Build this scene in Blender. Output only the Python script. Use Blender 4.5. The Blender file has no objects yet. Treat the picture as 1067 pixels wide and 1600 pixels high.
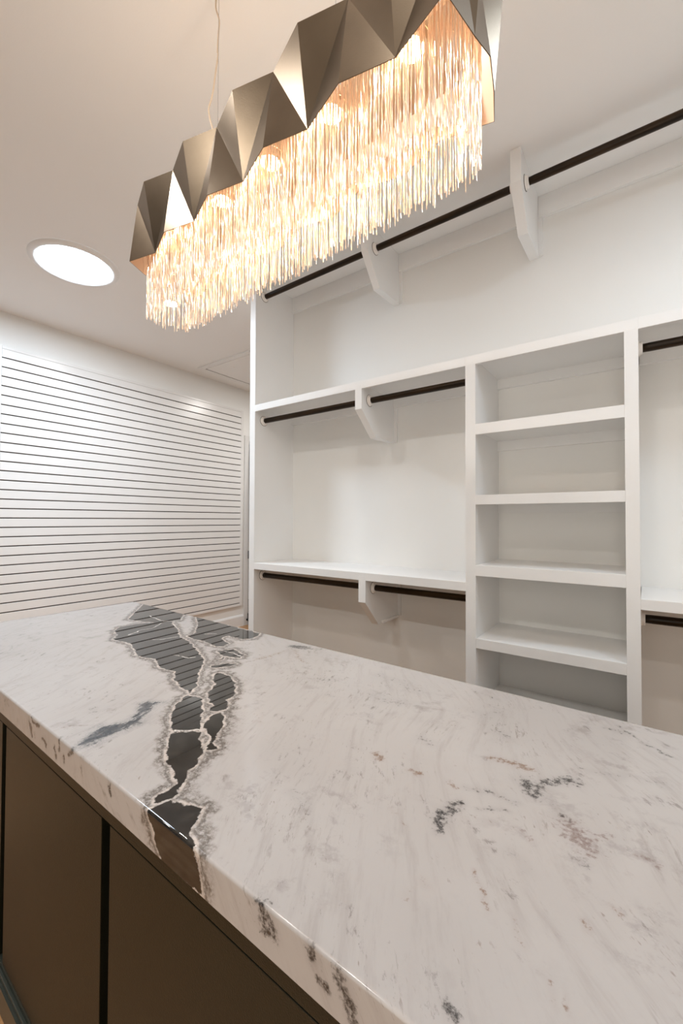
import bpy, bmesh, math, random
import numpy as np
from mathutils import Vector, Matrix

random.seed(7)
SC = bpy.context.scene
COL = SC.collection
# Survey units: the room is measured from the tripod head (origin at eye height), 1 unit = 1.08 m
K = 1.08
CZ = 1.348                      # eye height above the floor, metres
FLOOR_Z, CEIL_Z = -1.248, 1.537
SHELF_FRONT, SHELF_BACK = 1.8, 2.153
LEFT_WALL = -3.85

def P(x, y, z):
    return Vector((x*K, y*K, z*K + CZ))

# ------------------------------------------------------------------ camera
cam_d = bpy.data.cameras.new('camera')
cam = bpy.data.objects.new('camera', cam_d)
COL.objects.link(cam)
SC.camera = cam
cam_d.sensor_fit = 'VERTICAL'
cam_d.sensor_height = 36.0
cam_d.lens = 655.6/1600*36.0
cam_d.clip_start = 0.02
yaw, pitch, roll = math.radians(-35.93), math.radians(1.059), math.radians(0.197)
cam.location = (0, 0, CZ)
fw = Vector((math.sin(yaw)*math.cos(pitch), math.cos(yaw)*math.cos(pitch), math.sin(pitch)))
rt = Vector((math.cos(yaw), -math.sin(yaw), 0))
up = rt.cross(fw)
rt2 = rt*math.cos(roll) + up*math.sin(roll)
up2 = -rt*math.sin(roll) + up*math.cos(roll)
m = Matrix((rt2, up2, -fw)).transposed()
cam.rotation_euler = m.to_euler()

# ------------------------------------------------------------------ world, exposure
SC.view_settings.view_transform = 'Standard'
SC.view_settings.look = 'None'
SC.view_settings.exposure = 0.14
SC.view_settings.gamma = 1.0
SC.view_settings.use_curve_mapping = False
SC.cycles.max_bounces = 14
SC.cycles.diffuse_bounces = 7
SC.cycles.glossy_bounces = 6
world = bpy.data.worlds.new('warm_fill_beyond')  # warm background added as frontal fill through the opening behind the camera
SC.world = world
world.use_nodes = True
world.node_tree.nodes['Background'].inputs[0].default_value = (1.0, 0.90, 0.78, 1)
world.node_tree.nodes['Background'].inputs[1].default_value = 2.1

# ------------------------------------------------------------------ lamps: where, power, colour
TUBE_W, CAN_W, SPOT_W, UP_W = (27.5, 4.5), 7.0, 0.7, 0.35
COOL = (0.70, 0.85, 1.0)
WARM = (1.0, 0.975, 0.93)
WARMER = (1.0, 0.81, 0.62)
SKY_TUBES = [(-2.775, 1.083), (0.62, 1.12)]                       # daylight tubes in the ceiling
CAN_LIGHTS = [(-2.725, 1.68), (-2.745, 3.43), (-2.72, -0.35), (-1.5, 0.22), (-0.25, 0.22), (1.1, 0.22), (1.1, 1.55), (-1.2, -0.75), (0.2, -0.75)]  # last two are added, unseen lamps that brighten the island edge
CAN_SCALE = {(-2.725, 1.68): 1.3, (-2.745, 3.43): 2.4, (-0.25, 0.22): 0.8, (1.1, 0.22): 0.6, (1.1, 1.55): 0.3, (-1.2, -0.75): 1.7, (0.2, -0.75): 1.4}

def area_light(name, loc, radius, power, color, parent=None, spread=180):
    d = bpy.data.lights.new(name, 'AREA')
    d.shape = 'DISK'
    d.size = radius*2
    d.energy = power
    d.color = color
    d.spread = math.radians(spread)
    o = bpy.data.objects.new(name, d)
    COL.objects.link(o)
    o.location = loc
    if parent:
        o.parent = parent
        o.location = loc - parent.location
    return o

# ------------------------------------------------------------------ materials
def mat(name, color, rough=0.5, metal=0.0, spec=0.5, emit=None, emit_s=0.0, coat=0.0):
    m = bpy.data.materials.new(name)
    m.use_nodes = True
    b = m.node_tree.nodes['Principled BSDF']
    b.inputs['Base Color'].default_value = (*color, 1)
    b.inputs['Roughness'].default_value = rough
    b.inputs['Metallic'].default_value = metal
    b.inputs['Specular IOR Level'].default_value = spec
    b.inputs['Coat Weight'].default_value = coat
    if emit:
        b.inputs['Emission Color'].default_value = (*emit, 1)
        b.inputs['Emission Strength'].default_value = emit_s
    return m

def nd(m, typ, **kw):
    n = m.node_tree.nodes.new(typ)
    for k, v in kw.items():
        setattr(n, k, v)
    return n

def lk(m, a, b):
    m.node_tree.links.new(a, b)

def add_variation(m, c1, c2, scale, bump=0.0, bump_scale=200, stretch=(1, 1, 1), rough=None):
    """gentle procedural colour drift and fine relief on a painted or sawn surface"""
    b = m.node_tree.nodes['Principled BSDF']
    tc = nd(m, 'ShaderNodeTexCoord')
    mp = nd(m, 'ShaderNodeMapping')
    mp.inputs['Scale'].default_value = stretch
    lk(m, tc.outputs['Object'], mp.inputs['Vector'])
    n = nd(m, 'ShaderNodeTexNoise')
    n.inputs['Scale'].default_value = scale
    n.inputs['Detail'].default_value = 5
    lk(m, mp.outputs[0], n.inputs['Vector'])
    r = nd(m, 'ShaderNodeValToRGB')
    r.color_ramp.elements[0].position = 0.35
    r.color_ramp.elements[1].position = 0.65
    r.color_ramp.elements[0].color = (*c1, 1)
    r.color_ramp.elements[1].color = (*c2, 1)
    lk(m, n.outputs['Fac'], r.inputs[0])
    lk(m, r.outputs[0], b.inputs['Base Color'])
    if bump:
        n2 = nd(m, 'ShaderNodeTexNoise')
        n2.inputs['Scale'].default_value = bump_scale
        n2.inputs['Detail'].default_value = 3
        lk(m, mp.outputs[0], n2.inputs['Vector'])
        bp = nd(m, 'ShaderNodeBump')
        bp.inputs['Strength'].default_value = bump
        bp.inputs['Distance'].default_value = 0.002
        lk(m, n2.outputs['Fac'], bp.inputs['Height'])
        lk(m, bp.outputs[0], b.inputs['Normal'])

M_WALL = mat('wall_paint', (0.74, 0.72, 0.70), 0.55)
add_variation(M_WALL, (0.84, 0.835, 0.815), (0.86, 0.855, 0.835), 1.5, 0.12, 260)
M_CEIL = mat('ceiling_paint', (0.72, 0.71, 0.70), 0.85, spec=0.2)
add_variation(M_CEIL, (0.89, 0.885, 0.875), (0.90, 0.895, 0.885), 1.0, 0.1, 200)
M_PAINT = mat('shelf_enamel', (0.78, 0.77, 0.765), 0.38)
add_variation(M_PAINT, (0.84, 0.835, 0.825), (0.855, 0.85, 0.84), 3.0, 0.06, 350)
M_SLAT = mat('slat_enamel', (0.76, 0.75, 0.74), 0.27)
add_variation(M_SLAT, (0.80, 0.79, 0.775), (0.82, 0.81, 0.795), 2.0, 0.05, 300)
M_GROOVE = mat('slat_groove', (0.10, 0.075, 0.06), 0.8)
M_WOODROD = mat('dark_stained_rod', (0.03, 0.015, 0.006), 0.38, spec=0.22)
add_variation(M_WOODROD, (0.003, 0.002, 0.001), (0.040, 0.020, 0.006), 22, 0.15, 90, (0.12, 2, 2))
M_FLANGE = mat('white_plastic', (0.86, 0.82, 0.78), 0.4)
M_FLOOR = mat('oak_floor', (0.42, 0.17, 0.05), 0.3)
add_variation(M_FLOOR, (0.38, 0.19, 0.08), (0.50, 0.28, 0.13), 6, 0.05, 60, (1, 8, 1))
M_BASE = mat('island_lacquer', (0.045, 0.038, 0.026), 0.34, spec=0.32)
add_variation(M_BASE, (0.0075, 0.0080, 0.0045), (0.010, 0.0105, 0.006), 4, 0.25, 420)
M_BASE_TRIM = mat('island_trim_lacquer', (0.035, 0.042, 0.036), 0.28)
M_GAP = mat('island_carcass', (0.006, 0.006, 0.006), 0.6)
M_BLACK = mat('black_metal', (0.01, 0.01, 0.01), 0.4)
M_BRONZE = mat('brushed_bronze', (0.30, 0.24, 0.185), 0.31, metal=1.0)
add_variation(M_BRONZE, (0.155, 0.118, 0.082), (0.185, 0.142, 0.10), 9, 0.05, 300)
M_STRAND = mat('twisted_chain', (0.92, 0.79, 0.68), 0.27, metal=0.8)
M_PLATE = mat('lamp_plate_metal', (0.80, 0.68, 0.54), 0.35, metal=0.6)
M_BAND_LIT = mat('band_inside_lit', (0.86, 0.68, 0.53), 0.45, metal=0.35)  # inner side of the bronze band, coloured lighter to paint in lamp light
M_TUBE_GLOW = mat('daylight_diffuser', (0.9, 0.9, 0.9), 0.4, emit=COOL, emit_s=14)
M_CAN_GLOW = mat('can_lens', (0.9, 0.9, 0.9), 0.4, emit=WARM, emit_s=16)
M_SPOT_GLOW = mat('spot_lens', (0.9, 0.9, 0.9), 0.4, emit=(1.0, 0.78, 0.5), emit_s=30)
M_CORD = mat('clear_cord', (0.62, 0.50, 0.38), 0.35)
M_STEEL = mat('steel_cable', (0.45, 0.43, 0.42), 0.35, metal=0.8)
M_DOOR = mat('door_enamel', (0.74, 0.73, 0.715), 0.35)
M_GLASS = mat('window_glass', (1, 1, 1), 0.02)
M_GLASS.node_tree.nodes['Principled BSDF'].inputs['Transmission Weight'].default_value = 1.0

# ------------------------------------------------------------------ mesh helpers
def box(bm, x0, x1, y0, y1, z0, z1, bev=0.0):
    """box in survey units"""
    a, b = P(min(x0, x1), min(y0, y1), min(z0, z1)), P(max(x0, x1), max(y0, y1), max(z0, z1))
    vs = [bm.verts.new((x, y, z)) for x in (a.x, b.x) for y in (a.y, b.y) for z in (a.z, b.z)]
    F = [(0, 1, 3, 2), (4, 6, 7, 5), (0, 4, 5, 1), (2, 3, 7, 6), (0, 2, 6, 4), (1, 5, 7, 3)]
    fs = [bm.faces.new([vs[i] for i in f]) for f in F]
    if bev:
        es = list({e for f in fs for e in f.edges})
        bmesh.ops.bevel(bm, geom=es, offset=bev, segments=2, profile=0.7, affect='EDGES')

def prism(bm, pts, axis, lo, hi, bev=0.0):
    """polygon (survey units) extruded along x ('x': pts are (y,z)) or z ('z': pts are (x,y)) or y"""
    def mk(p, q):
        if axis == 'x': return P(q, p[0], p[1])
        if axis == 'y': return P(p[0], q, p[1])
        return P(p[0], p[1], q)
    A = [bm.verts.new(mk(p, lo)) for p in pts]
    B = [bm.verts.new(mk(p, hi)) for p in pts]
    fs = [bm.faces.new(A), bm.faces.new(B[::-1])]
    n = len(pts)
    for i in range(n):
        fs.append(bm.faces.new((A[i], B[i], B[(i+1) % n], A[(i+1) % n])))
    bmesh.ops.recalc_face_normals(bm, faces=fs)
    if bev:
        es = list({e for f in fs for e in f.edges})
        bmesh.ops.bevel(bm, geom=es, offset=bev, segments=2, profile=0.7, affect='EDGES')

def ringset(bm, rings, cap=True):
    """loft through rings of world-space points"""
    R = [[bm.verts.new(p) for p in r] for r in rings]
    n = len(R[0])
    for a, b in zip(R, R[1:]):
        for i in range(n):
            bm.faces.new((a[i], a[(i+1) % n], b[(i+1) % n], b[i]))
    if cap:
        bm.faces.new(R[0][::-1])
        bm.faces.new(R[-1])

def circ(c, r, n, axis='z'):
    out = []
    for i in range(n):
        a = 2*math.pi*i/n
        u, v = r*math.cos(a), r*math.sin(a)
        if axis == 'z': out.append(Vector((c.x+u, c.y+v, c.z)))
        if axis == 'x': out.append(Vector((c.x, c.y+u, c.z+v)))
    return out

def build(name, bm, material, parent=None, smooth=False, kind=None, mats=None):
    bmesh.ops.recalc_face_normals(bm, faces=bm.faces[:]) if not mats else None
    me = bpy.data.meshes.new(name)
    if parent is not None:
        o0 = parent['_w'] if '_w' in parent else parent.location
        org = Vector(o0)
    else:
        vs = [v.co for v in bm.verts]
        org = Vector(((min(v.x for v in vs)+max(v.x for v in vs))/2, (min(v.y for v in vs)+max(v.y for v in vs))/2, min(v.z for v in vs)))
    for v in bm.verts:
        v.co -= org
    bm.to_mesh(me)
    bm.free()
    for mm in (mats or [material]):
        me.materials.append(mm)
    if smooth:
        for p in me.polygons:
            p.use_smooth = True
    o = bpy.data.objects.new(name, me)
    COL.objects.link(o)
    if parent is not None:
        o.parent = parent
        # parents of parts are either Empties at their thing's base or meshes whose vertices sit in that Empty's frame
    else:
        o.location = org
    if kind:
        o['kind'] = kind
    return o

def subpart(name, bm, material, thing_root, part, smooth=False):
    """a sub-part: vertices in the thing's frame; the part itself sits at the thing's origin"""
    me_o = build(name, bm, material, thing_root, smooth)
    me_o.parent = part
    return me_o

def thing(name, label, cat, loc, group=None):
    o = bpy.data.objects.new(name, None)
    COL.objects.link(o)
    o.location = loc
    o.empty_display_size = 0.1
    o['label'] = label
    o['category'] = cat
    if group:
        o['group'] = group
    return o

def tag(o, label, cat, group=None):
    o['label'] = label
    o['category'] = cat
    if group:
        o['group'] = group
    return o

def NB():
    return bmesh.new()

# ------------------------------------------------------------------ room shell
X_R, Y_N, Y_F = 1.75, -1.25, 4.7
T = 0.12
def shell(name, boxes, material=None, bev=0.0):
    bm = NB()
    for b in boxes:
        box(bm, *b, bev=bev)
    return build(name, bm, material or M_WALL, kind='structure')

floor = shell('floor', [(LEFT_WALL-1.3, X_R+T, Y_N-T, Y_F+T, FLOOR_Z-0.1, FLOOR_Z-0.008)], M_GAP)
# oak boards, one object each, running along the shelves
k = 0
plank_mesh = None
for yy in np.arange(3.0, 3.7, 0.11):
    bm = NB()
    box(bm, -3.835, -2.0, yy, yy+0.1085, FLOOR_Z-0.008, FLOOR_Z, 0.0008)
    build('floor_board', bm, M_FLOOR, None, kind='structure').parent = floor
for o in [x for x in COL.objects if x.name.startswith('floor_board')]:
    o.location = o.location - floor.location
    if 'kind' in o: del o['kind']
bm = NB()
box(bm, LEFT_WALL, X_R, Y_N, 3.0-0.0015, FLOOR_Z-0.008, FLOOR_Z)
box(bm, LEFT_WALL, X_R, 3.7715, Y_F, FLOOR_Z-0.008, FLOOR_Z)
box(bm, -1.9985, X_R, 3.0, 3.77, FLOOR_Z-0.008, FLOOR_Z)
o = build('floor_field', bm, M_FLOOR, None)
o.parent = floor
o.location = o.location - floor.location
shell('ceiling', [(LEFT_WALL-1.3, X_R+T, Y_N-T, Y_F+T, CEIL_Z, CEIL_Z+0.1)], M_CEIL)
DY0, DY1, DZ = 3.405, 4.12, 0.935         # doorway in the left wall
shell('wall_left', [(LEFT_WALL-T, LEFT_WALL, Y_N-T, DY0, FLOOR_Z, CEIL_Z), (LEFT_WALL-T, LEFT_WALL, DY1, Y_F+T, FLOOR_Z, CEIL_Z), (LEFT_WALL-T, LEFT_WALL, DY0, DY1, DZ, CEIL_Z)])
shell('wall_back', [(-2.023, X_R, SHELF_BACK, SHELF_BACK+T, FLOOR_Z, CEIL_Z)])
shell('wall_far', [(LEFT_WALL-1.3, X_R+T, Y_F, Y_F+T, FLOOR_Z, CEIL_Z)])
WX0, WX1, WZ0, WZ1 = -0.95, 0.60, FLOOR_Z, 0.94    # added fill-light opening (x range, z range) in the wall behind the photographer
shell('wall_right', [(X_R, X_R+T, Y_N-T, Y_F, FLOOR_Z, CEIL_Z)])
shell('wall_front', [(LEFT_WALL-T, WX0, Y_N-T, Y_N, FLOOR_Z, CEIL_Z), (WX1, X_R, Y_N-T, Y_N, FLOOR_Z, CEIL_Z), (WX0, WX1, Y_N-T, Y_N, WZ1, CEIL_Z)], M_BASE)  # unseen wall, made dark so the bronze facets reflect dark
shell('wall_hall', [(LEFT_WALL-1.3, LEFT_WALL-1.2, 2.9, Y_F, FLOOR_Z, CEIL_Z), (LEFT_WALL-1.2, LEFT_WALL-T, 2.9, 3.0, FLOOR_Z, CEIL_Z)])
# casing of the added fill-light opening behind the photographer
bm = NB()
for b in [(WX0-0.07, WX0), (WX1, WX1+0.07)]:
    box(bm, b[0], b[1], Y_N, Y_N+0.018, FLOOR_Z, WZ1+0.07, 0.002)
box(bm, WX0, WX1, Y_N, Y_N+0.018, WZ1, WZ1+0.07, 0.002)
build('fill_opening_trim', bm, M_PAINT, kind='structure')
# baseboards with an eased top
def baseboard(name, axis, lo, hi, pos, sgn):
    bm = NB()
    h, t_ = 0.133, 0.015
    prof = [(pos, FLOOR_Z), (pos+sgn*t_, FLOOR_Z), (pos+sgn*t_, FLOOR_Z+h-0.02), (pos+sgn*t_*0.6, FLOOR_Z+h-0.006), (pos+sgn*t_*0.35, FLOOR_Z+h), (pos, FLOOR_Z+h)]
    if axis == 'y':   # runs along y, profile in (x,z)
        prism(bm, prof, 'y', lo, hi)
    else:
        prism(bm, prof, 'x', lo, hi)
    return build(name, bm, M_PAINT, kind='structure')
baseboard('baseboard_left', 'y', Y_N, DY0-0.066, LEFT_WALL, 1)
baseboard('baseboard_far', 'x', LEFT_WALL, X_R, Y_F, -1)
baseboard('baseboard_front', 'x', LEFT_WALL, WX0-0.071, Y_N, 1)
# door casing and the leaf standing open
bm = NB()
box(bm, LEFT_WALL, LEFT_WALL+0.018, DY0-0.066, DY0, FLOOR_Z, DZ+0.06, 0.002)
box(bm, LEFT_WALL, LEFT_WALL+0.018, DY1, DY1+0.066, FLOOR_Z, DZ+0.06, 0.002)
box(bm, LEFT_WALL, LEFT_WALL+0.018, DY0, DY1, DZ, DZ+0.06, 0.002)
build('trim_1', bm, M_DOOR, kind='structure')
bm = NB()
box(bm, LEFT_WALL+0.03, LEFT_WALL+0.73, DY0-0.002, DY0+0.036, FLOOR_Z+0.012, DZ-0.004, 0.0015)
door = build('door_1', bm, M_DOOR, kind='structure')
for hz in (-0.42, -1.16):
    bm = NB()
    c = P(LEFT_WALL+0.024, DY0-0.006, hz-0.045)
    ringset(bm, [circ(c, 0.007, 12), circ(c+Vector((0, 0, 0.10)), 0.007, 12)])
    box(bm, LEFT_WALL+0.018, LEFT_WALL+0.05, DY0-0.006, DY0-0.002, hz-0.042, hz+0.045)
    o = build('hinge', bm, M_BLACK)
    o.parent = door
    o.location = o.location - door.location
# round black stop on the baseboard
bm = NB()
c = P(LEFT_WALL+0.015, 3.385, -1.185)
ringset(bm, [circ(c, 0.014, 16, 'x'), circ(c+Vector((0.012, 0, 0)), 0.012, 16, 'x'), circ(c+Vector((0.014, 0, 0)), 0.006, 16, 'x'),
             circ(c+Vector((0.055, 0, 0)), 0.006, 16, 'x'), circ(c+Vector((0.056, 0, 0)), 0.016, 16, 'x'), circ(c+Vector((0.074, 0, 0)), 0.015, 16, 'x'), circ(c+Vector((0.080, 0, 0)), 0.009, 16, 'x')])
tag(build('door_stop', bm, M_BLACK, smooth=False), 'small black door stop on the white baseboard beside the open door', 'door stop')

# ceiling access panel
acc = thing('ceiling_hatch', 'white framed access hatch flush in the ceiling above the slat wall end', 'hatch', P(-3.3, 3.2, CEIL_Z-0.014))
bm = NB()
hx0, hx1, hy0, hy1, w_ = -3.66, -2.90, 2.56, 3.95, 0.05
for b in [(hx0, hx1, hy0, hy0+w_), (hx0, hx1, hy1-w_, hy1), (hx0, hx0+w_, hy0+w_, hy1-w_), (hx1-w_, hx1, hy0+w_, hy1-w_)]:
    box(bm, *b, CEIL_Z-0.014, CEIL_Z-0.0005, 0.003)
build('hatch_frame', bm, M_PAINT, acc)
bm = NB()
box(bm, hx0+w_+0.006, hx1-w_-0.003, hy0+w_+0.02, hy1-w_-0.004, CEIL_Z-0.008, CEIL_Z-0.0005, 0.001)
build('hatch_door', bm, M_CEIL, acc)
bm = NB()
box(bm, hx0+w_, hx0+w_+0.006, hy0+w_, hy1-w_, CEIL_Z-0.004, CEIL_Z-0.0006)
build('shadow_gap', bm, M_GROOVE, acc)
bm = NB()
c = P(-3.33, 2.75, CEIL_Z-0.0085)
ringset(bm, [circ(c, 0.012, 16), circ(c+Vector((0, 0, -0.004)), 0.011, 16)])
build('pull_ring', bm, M_FLANGE, acc)

# ------------------------------------------------------------------ ceiling lights
def tube_light(x, y, label):
    t = thing('tubular_skylight', label, 'skylight', P(x, y, CEIL_Z), 'daylight tubes in the ceiling')
    c = P(x, y, CEIL_Z)
    R = 0.262*K*0.76
    bm = NB()
    prof = [(R*1.0, -0.004), (R*1.0, -0.016), (R*1.06, -0.020), (R*1.17, -0.010), (R*1.19, -0.0005)]
    rings = [circ(c+Vector((0, 0, z)), r, 72) for r, z in prof]
    ringset(bm, rings, cap=False)
    build('trim_ring', bm, M_PAINT, t, smooth=True)
    bm = NB()
    ringset(bm, [circ(c+Vector((0, 0, z)), r, 72) for r, z in [(R, -0.004), (R*0.97, -0.012), (R*0.80, -0.018), (R*0.4, -0.022)]])
    build('diffuser', bm, M_TUBE_GLOW, t, smooth=True)
    area_light('skylight_glow', c+Vector((0, 0, -0.03)), R*0.97, TUBE_W[0] if x < -1 else TUBE_W[1], COOL, t)
tube_light(*SKY_TUBES[0], 'large round glowing daylight disc in the ceiling left of the chandelier')
tube_light(*SKY_TUBES[1], 'round glowing daylight disc in the ceiling above the shelf tower, out of frame')

def can_light(x, y, label):
    t = thing('recessed_downlight', label, 'downlight', P(x, y, CEIL_Z), 'small recessed ceiling lights')
    c = P(x, y, CEIL_Z)
    bm = NB()
    ringset(bm, [circ(c+Vector((0, 0, z)), r, 40) for r, z in [(0.050, -0.002), (0.052, -0.006), (0.070, -0.006), (0.075, -0.0005)]], cap=False)
    build('trim_ring', bm, M_PAINT, t, smooth=True)
    bm = NB()
    ringset(bm, [circ(c+Vector((0, 0, z)), r, 40) for r, z in [(0.051, -0.002), (0.045, -0.004)]])
    build('lens', bm, M_CAN_GLOW, t)
    area_light('downlight_glow', c+Vector((0, 0, -0.012)), 0.05, CAN_W*CAN_SCALE.get((x, y), 1.0), WARM, t)
CAN_LABELS = ['small round downlight glowing behind the left end of the chandelier fringe',
              'small round ceiling downlight near the open door',
              'small ceiling downlight before the slat wall, behind the photographer',
              'small ceiling downlight over the left half of the island edge',
              'small ceiling downlight over the right half of the island edge',
              'small ceiling downlight past the right end of the island',
              'small ceiling downlight before the right hanging bay',
              'added fill downlight behind the photographer, left one',
              'added fill downlight behind the photographer, right one']
for (x, y), l in zip(CAN_LIGHTS, CAN_LABELS):
    can_light(x, y, l)

# ------------------------------------------------------------------ slat wall
sw = thing('slatwall_panel', 'white slatwall panel with dark horizontal grooves on the left wall', 'slatwall', P(LEFT_WALL, 2.15, -1.01))
SY0, SY1 = 1.017, 3.277
bm = NB()
box(bm, LEFT_WALL+0.0007, LEFT_WALL+0.006, SY0-0.03, SY1+0.028, -1.005, 1.278)
build('backing_board', bm, M_GROOVE, sw)
bm = NB()
FX = LEFT_WALL+0.020
box(bm, LEFT_WALL+0.0062, FX, SY1+0.0005, SY1+0.029, -1.006, 1.279, 0.0015)
box(bm, LEFT_WALL+0.0062, FX, SY0-0.036, SY0-0.0015, -1.006, 1.279, 0.0015)
box(bm, LEFT_WALL+0.0062, FX, SY0-0.001, SY1, 1.2568, 1.279, 0.0015)
build('edge_trim', bm, M_SLAT, sw)
G = 0.0085
zs = [1.191-0.0698*i for i in range(32)]
tops = [1.256] + [z - G/2 for z in zs]
bots = [z + G/2 for z in zs] + [-1.006]
slat_me = None
for a, b in zip(tops, bots):
    if slat_me is None or abs((a-b)-slat_h) > 1e-4:
        bm = NB()
        hh = a-b
        # grooved lip: the slat is thinner behind its top and bottom lips
        x0, x1 = LEFT_WALL+0.0062, LEFT_WALL+0.0185
        prism(bm, [(x0, b+0.006), (x1-0.006, b+0.006), (x1-0.006, b), (x1-0.0012, b), (x1, b+0.0012), (x1, a-0.0012), (x1-0.0012, a), (x1-0.006, a), (x1-0.006, a-0.006), (x0, a-0.006)], 'y', SY0, SY1)
        for v in bm.verts:
            v.co.z -= (P(0, 0, b).z - sw.location.z)
        o = build('slat', bm, M_SLAT, sw)
        slat_me, slat_h = o.data, hh
    else:
        o = bpy.data.objects.new('slat', slat_me)
        COL.objects.link(o)
        o.parent = sw
    o.location.z = P(0, 0, b).z - sw.location.z

# ------------------------------------------------------------------ closet shelving
YF, YB = SHELF_FRONT, SHELF_BACK
BV = 0.0012
def gb(*a, bev=BV):
    bm = NB()
    box(bm, *a, bev=bev)
    return bm

def bracket_bm(x0, x1, ztop, dz1, yk, dz2, zb_back):
    bm = NB()
    prism(bm, [(YF-0.001, ztop), (YF-0.001, ztop-dz1), (yk, ztop-dz2), (YB, zb_back), (YB, ztop)], 'x', x0, x1, 0.001)
    return bm

MS = 0.677      # underside of the face of the middle shelf
MT = 0.716
LS, LT = -0.309, -0.270
PXL, PXR = -2.023, -1.976      # left end panel
SX = [-0.636, -0.592, -0.058, -0.016]   # tower stiles

# left bay
bay = thing('hanging_bay', 'white built-in hanging bay with two shelves left of the shelf tower', 'shelving', P(-1.3, 1.98, FLOOR_Z))
build('side_panel', gb(PXL, PXR, YF, YB+0.0, FLOOR_Z, CEIL_Z), M_PAINT, bay)
x0, x1 = PXR, SX[0]
for (zt, zb) in ((MT, MS), (LT, LS)):
    s = build('shelf', gb(x0, x1, YF+0.0005, YB, zt-0.017, zt), M_PAINT, bay)
    subpart('shelf_edge', gb(x0, x1, YF-0.0005, YF+0.018, zb, zt+0.0005), M_PAINT, bay, s)
    subpart('cleat', gb(x0, x1, YB-0.018, YB, zt-0.065, zt-0.017), M_PAINT, bay, s)
b1 = build('rod_bracket', bracket_bm(-1.219, -1.1787, MT-0.017, MT-0.017-0.572, 1.947, MT-0.017-0.446, 0.449), M_PAINT, bay)
subpart('corner_strip', gb(-1.1787, -1.160, YB-0.012, YB, 0.449, MT-0.065), M_PAINT, bay, b1)
b2 = build('rod_bracket', bracket_bm(-1.195, -1.1525, LT-0.017, LT-0.017+0.421, 1.930, LT-0.017+0.556, -0.545), M_PAINT, bay)
subpart('corner_strip', gb(-1.1525, -1.135, YB-0.012, YB, -0.545, LT-0.065), M_PAINT, bay, b2)
subpart('bottom_strip', gb(-1.1525, -1.142, 1.96, YB-0.012, -0.553, -0.541), M_PAINT, bay, b2)
# tower
tw = thing('shelf_tower', 'tall white open shelf tower of stacked cubbies between two hanging bays', 'shelving', P(-0.33, 1.98, FLOOR_Z))
build('stile', gb(SX[0], SX[1], YF-0.001, YF+0.02, FLOOR_Z, MS), M_PAINT, tw)
build('stile', gb(SX[2], SX[3], YF-0.001, YF+0.02, FLOOR_Z, MS), M_PAINT, tw)
build('side_panel', gb(SX[0]+0.004, SX[1], YF+0.02, YB, FLOOR_Z, MT-0.017), M_PAINT, tw)
build('side_panel', gb(SX[2], SX[3]-0.004, YF+0.02, YB, FLOOR_Z, MT-0.017), M_PAINT, tw)
s = build('top_shelf', gb(SX[0], SX[3], YF+0.0005, YB, MT-0.017, MT), M_PAINT, tw)
subpart('shelf_edge', gb(SX[0], SX[3], YF-0.0005, YF+0.0175, MS, MT+0.0005), M_PAINT, tw, s)
subpart('cleat', gb(SX[1], SX[2], YB-0.018, YB, MT-0.065, MT-0.017), M_PAINT, tw, s)
for zt, zb in ((0.415, 0.3695), (0.108, 0.067), (-0.1915, -0.2385), (-0.5055, -0.5465), (-0.81, -0.85), (-1.13, -1.17)):
    s = build('shelf', gb(SX[1], SX[2], YF+0.018, YB, zt-0.024, zt-0.0002), M_PAINT, tw)
    subpart('shelf_edge', gb(SX[1], SX[2], YF-0.0008, YF+0.018, zb, zt), M_PAINT, tw, s)
    subpart('cleat', gb(SX[1], SX[2], YB-0.018, YB, zt-0.072, zt-0.024), M_PAINT, tw, s)
# right bay
rb = thing('hanging_bay', 'white hanging bay with a dark rod at the right edge, past the shelf tower', 'shelving', P(0.8, 1.98, FLOOR_Z))
x0, x1 = SX[3], X_R
for (zt, zb) in ((MT, MS), (LT-0.003, LS-0.001)):
    s = build('shelf', gb(x0, x1, YF+0.0005, YB, zt-0.017, zt), M_PAINT, rb)
    subpart('shelf_edge', gb(x0, x1, YF-0.0005, YF+0.018, zb, zt+0.0005), M_PAINT, rb, s)
    subpart('cleat', gb(x0, x1, YB-0.018, YB, zt-0.065, zt-0.017), M_PAINT, rb, s)
for zt, d1, yk, d2, zb in ((MT-0.017, MT-0.017-0.572, 1.947, MT-0.017-0.446, 0.449), (LT-0.020, LT-0.02+0.421, 1.93, LT-0.02+0.556, -0.545)):
    build('rod_bracket', bracket_bm(0.75, 0.79, zt, d1, yk, d2, zb), M_PAINT, rb)
# top brackets under the ceiling
for bx0, bx1, lab in ((-1.185, -1.146, 'white angled rod bracket under the ceiling, half hidden by the chandelier fringe'),
                      (-0.444, -0.402, 'white angled rod bracket under the ceiling, right of the chandelier'),
                      (0.42, 0.46, 'white angled rod bracket under the ceiling beyond the right edge')):
    t = thing('ceiling_bracket', lab, 'bracket', P((bx0+bx1)/2, 1.98, 1.25), 'angled brackets of the top rod')
    br = build('bracket_board', bracket_bm(bx0, bx1, CEIL_Z-0.0005, CEIL_Z-1.396, 1.925, CEIL_Z-1.245, 1.252), M_PAINT, t)
    subpart('corner_strip', gb(bx1, bx1+0.017, YB-0.012, YB, 1.255, 1.435), M_PAINT, t, br)
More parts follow.
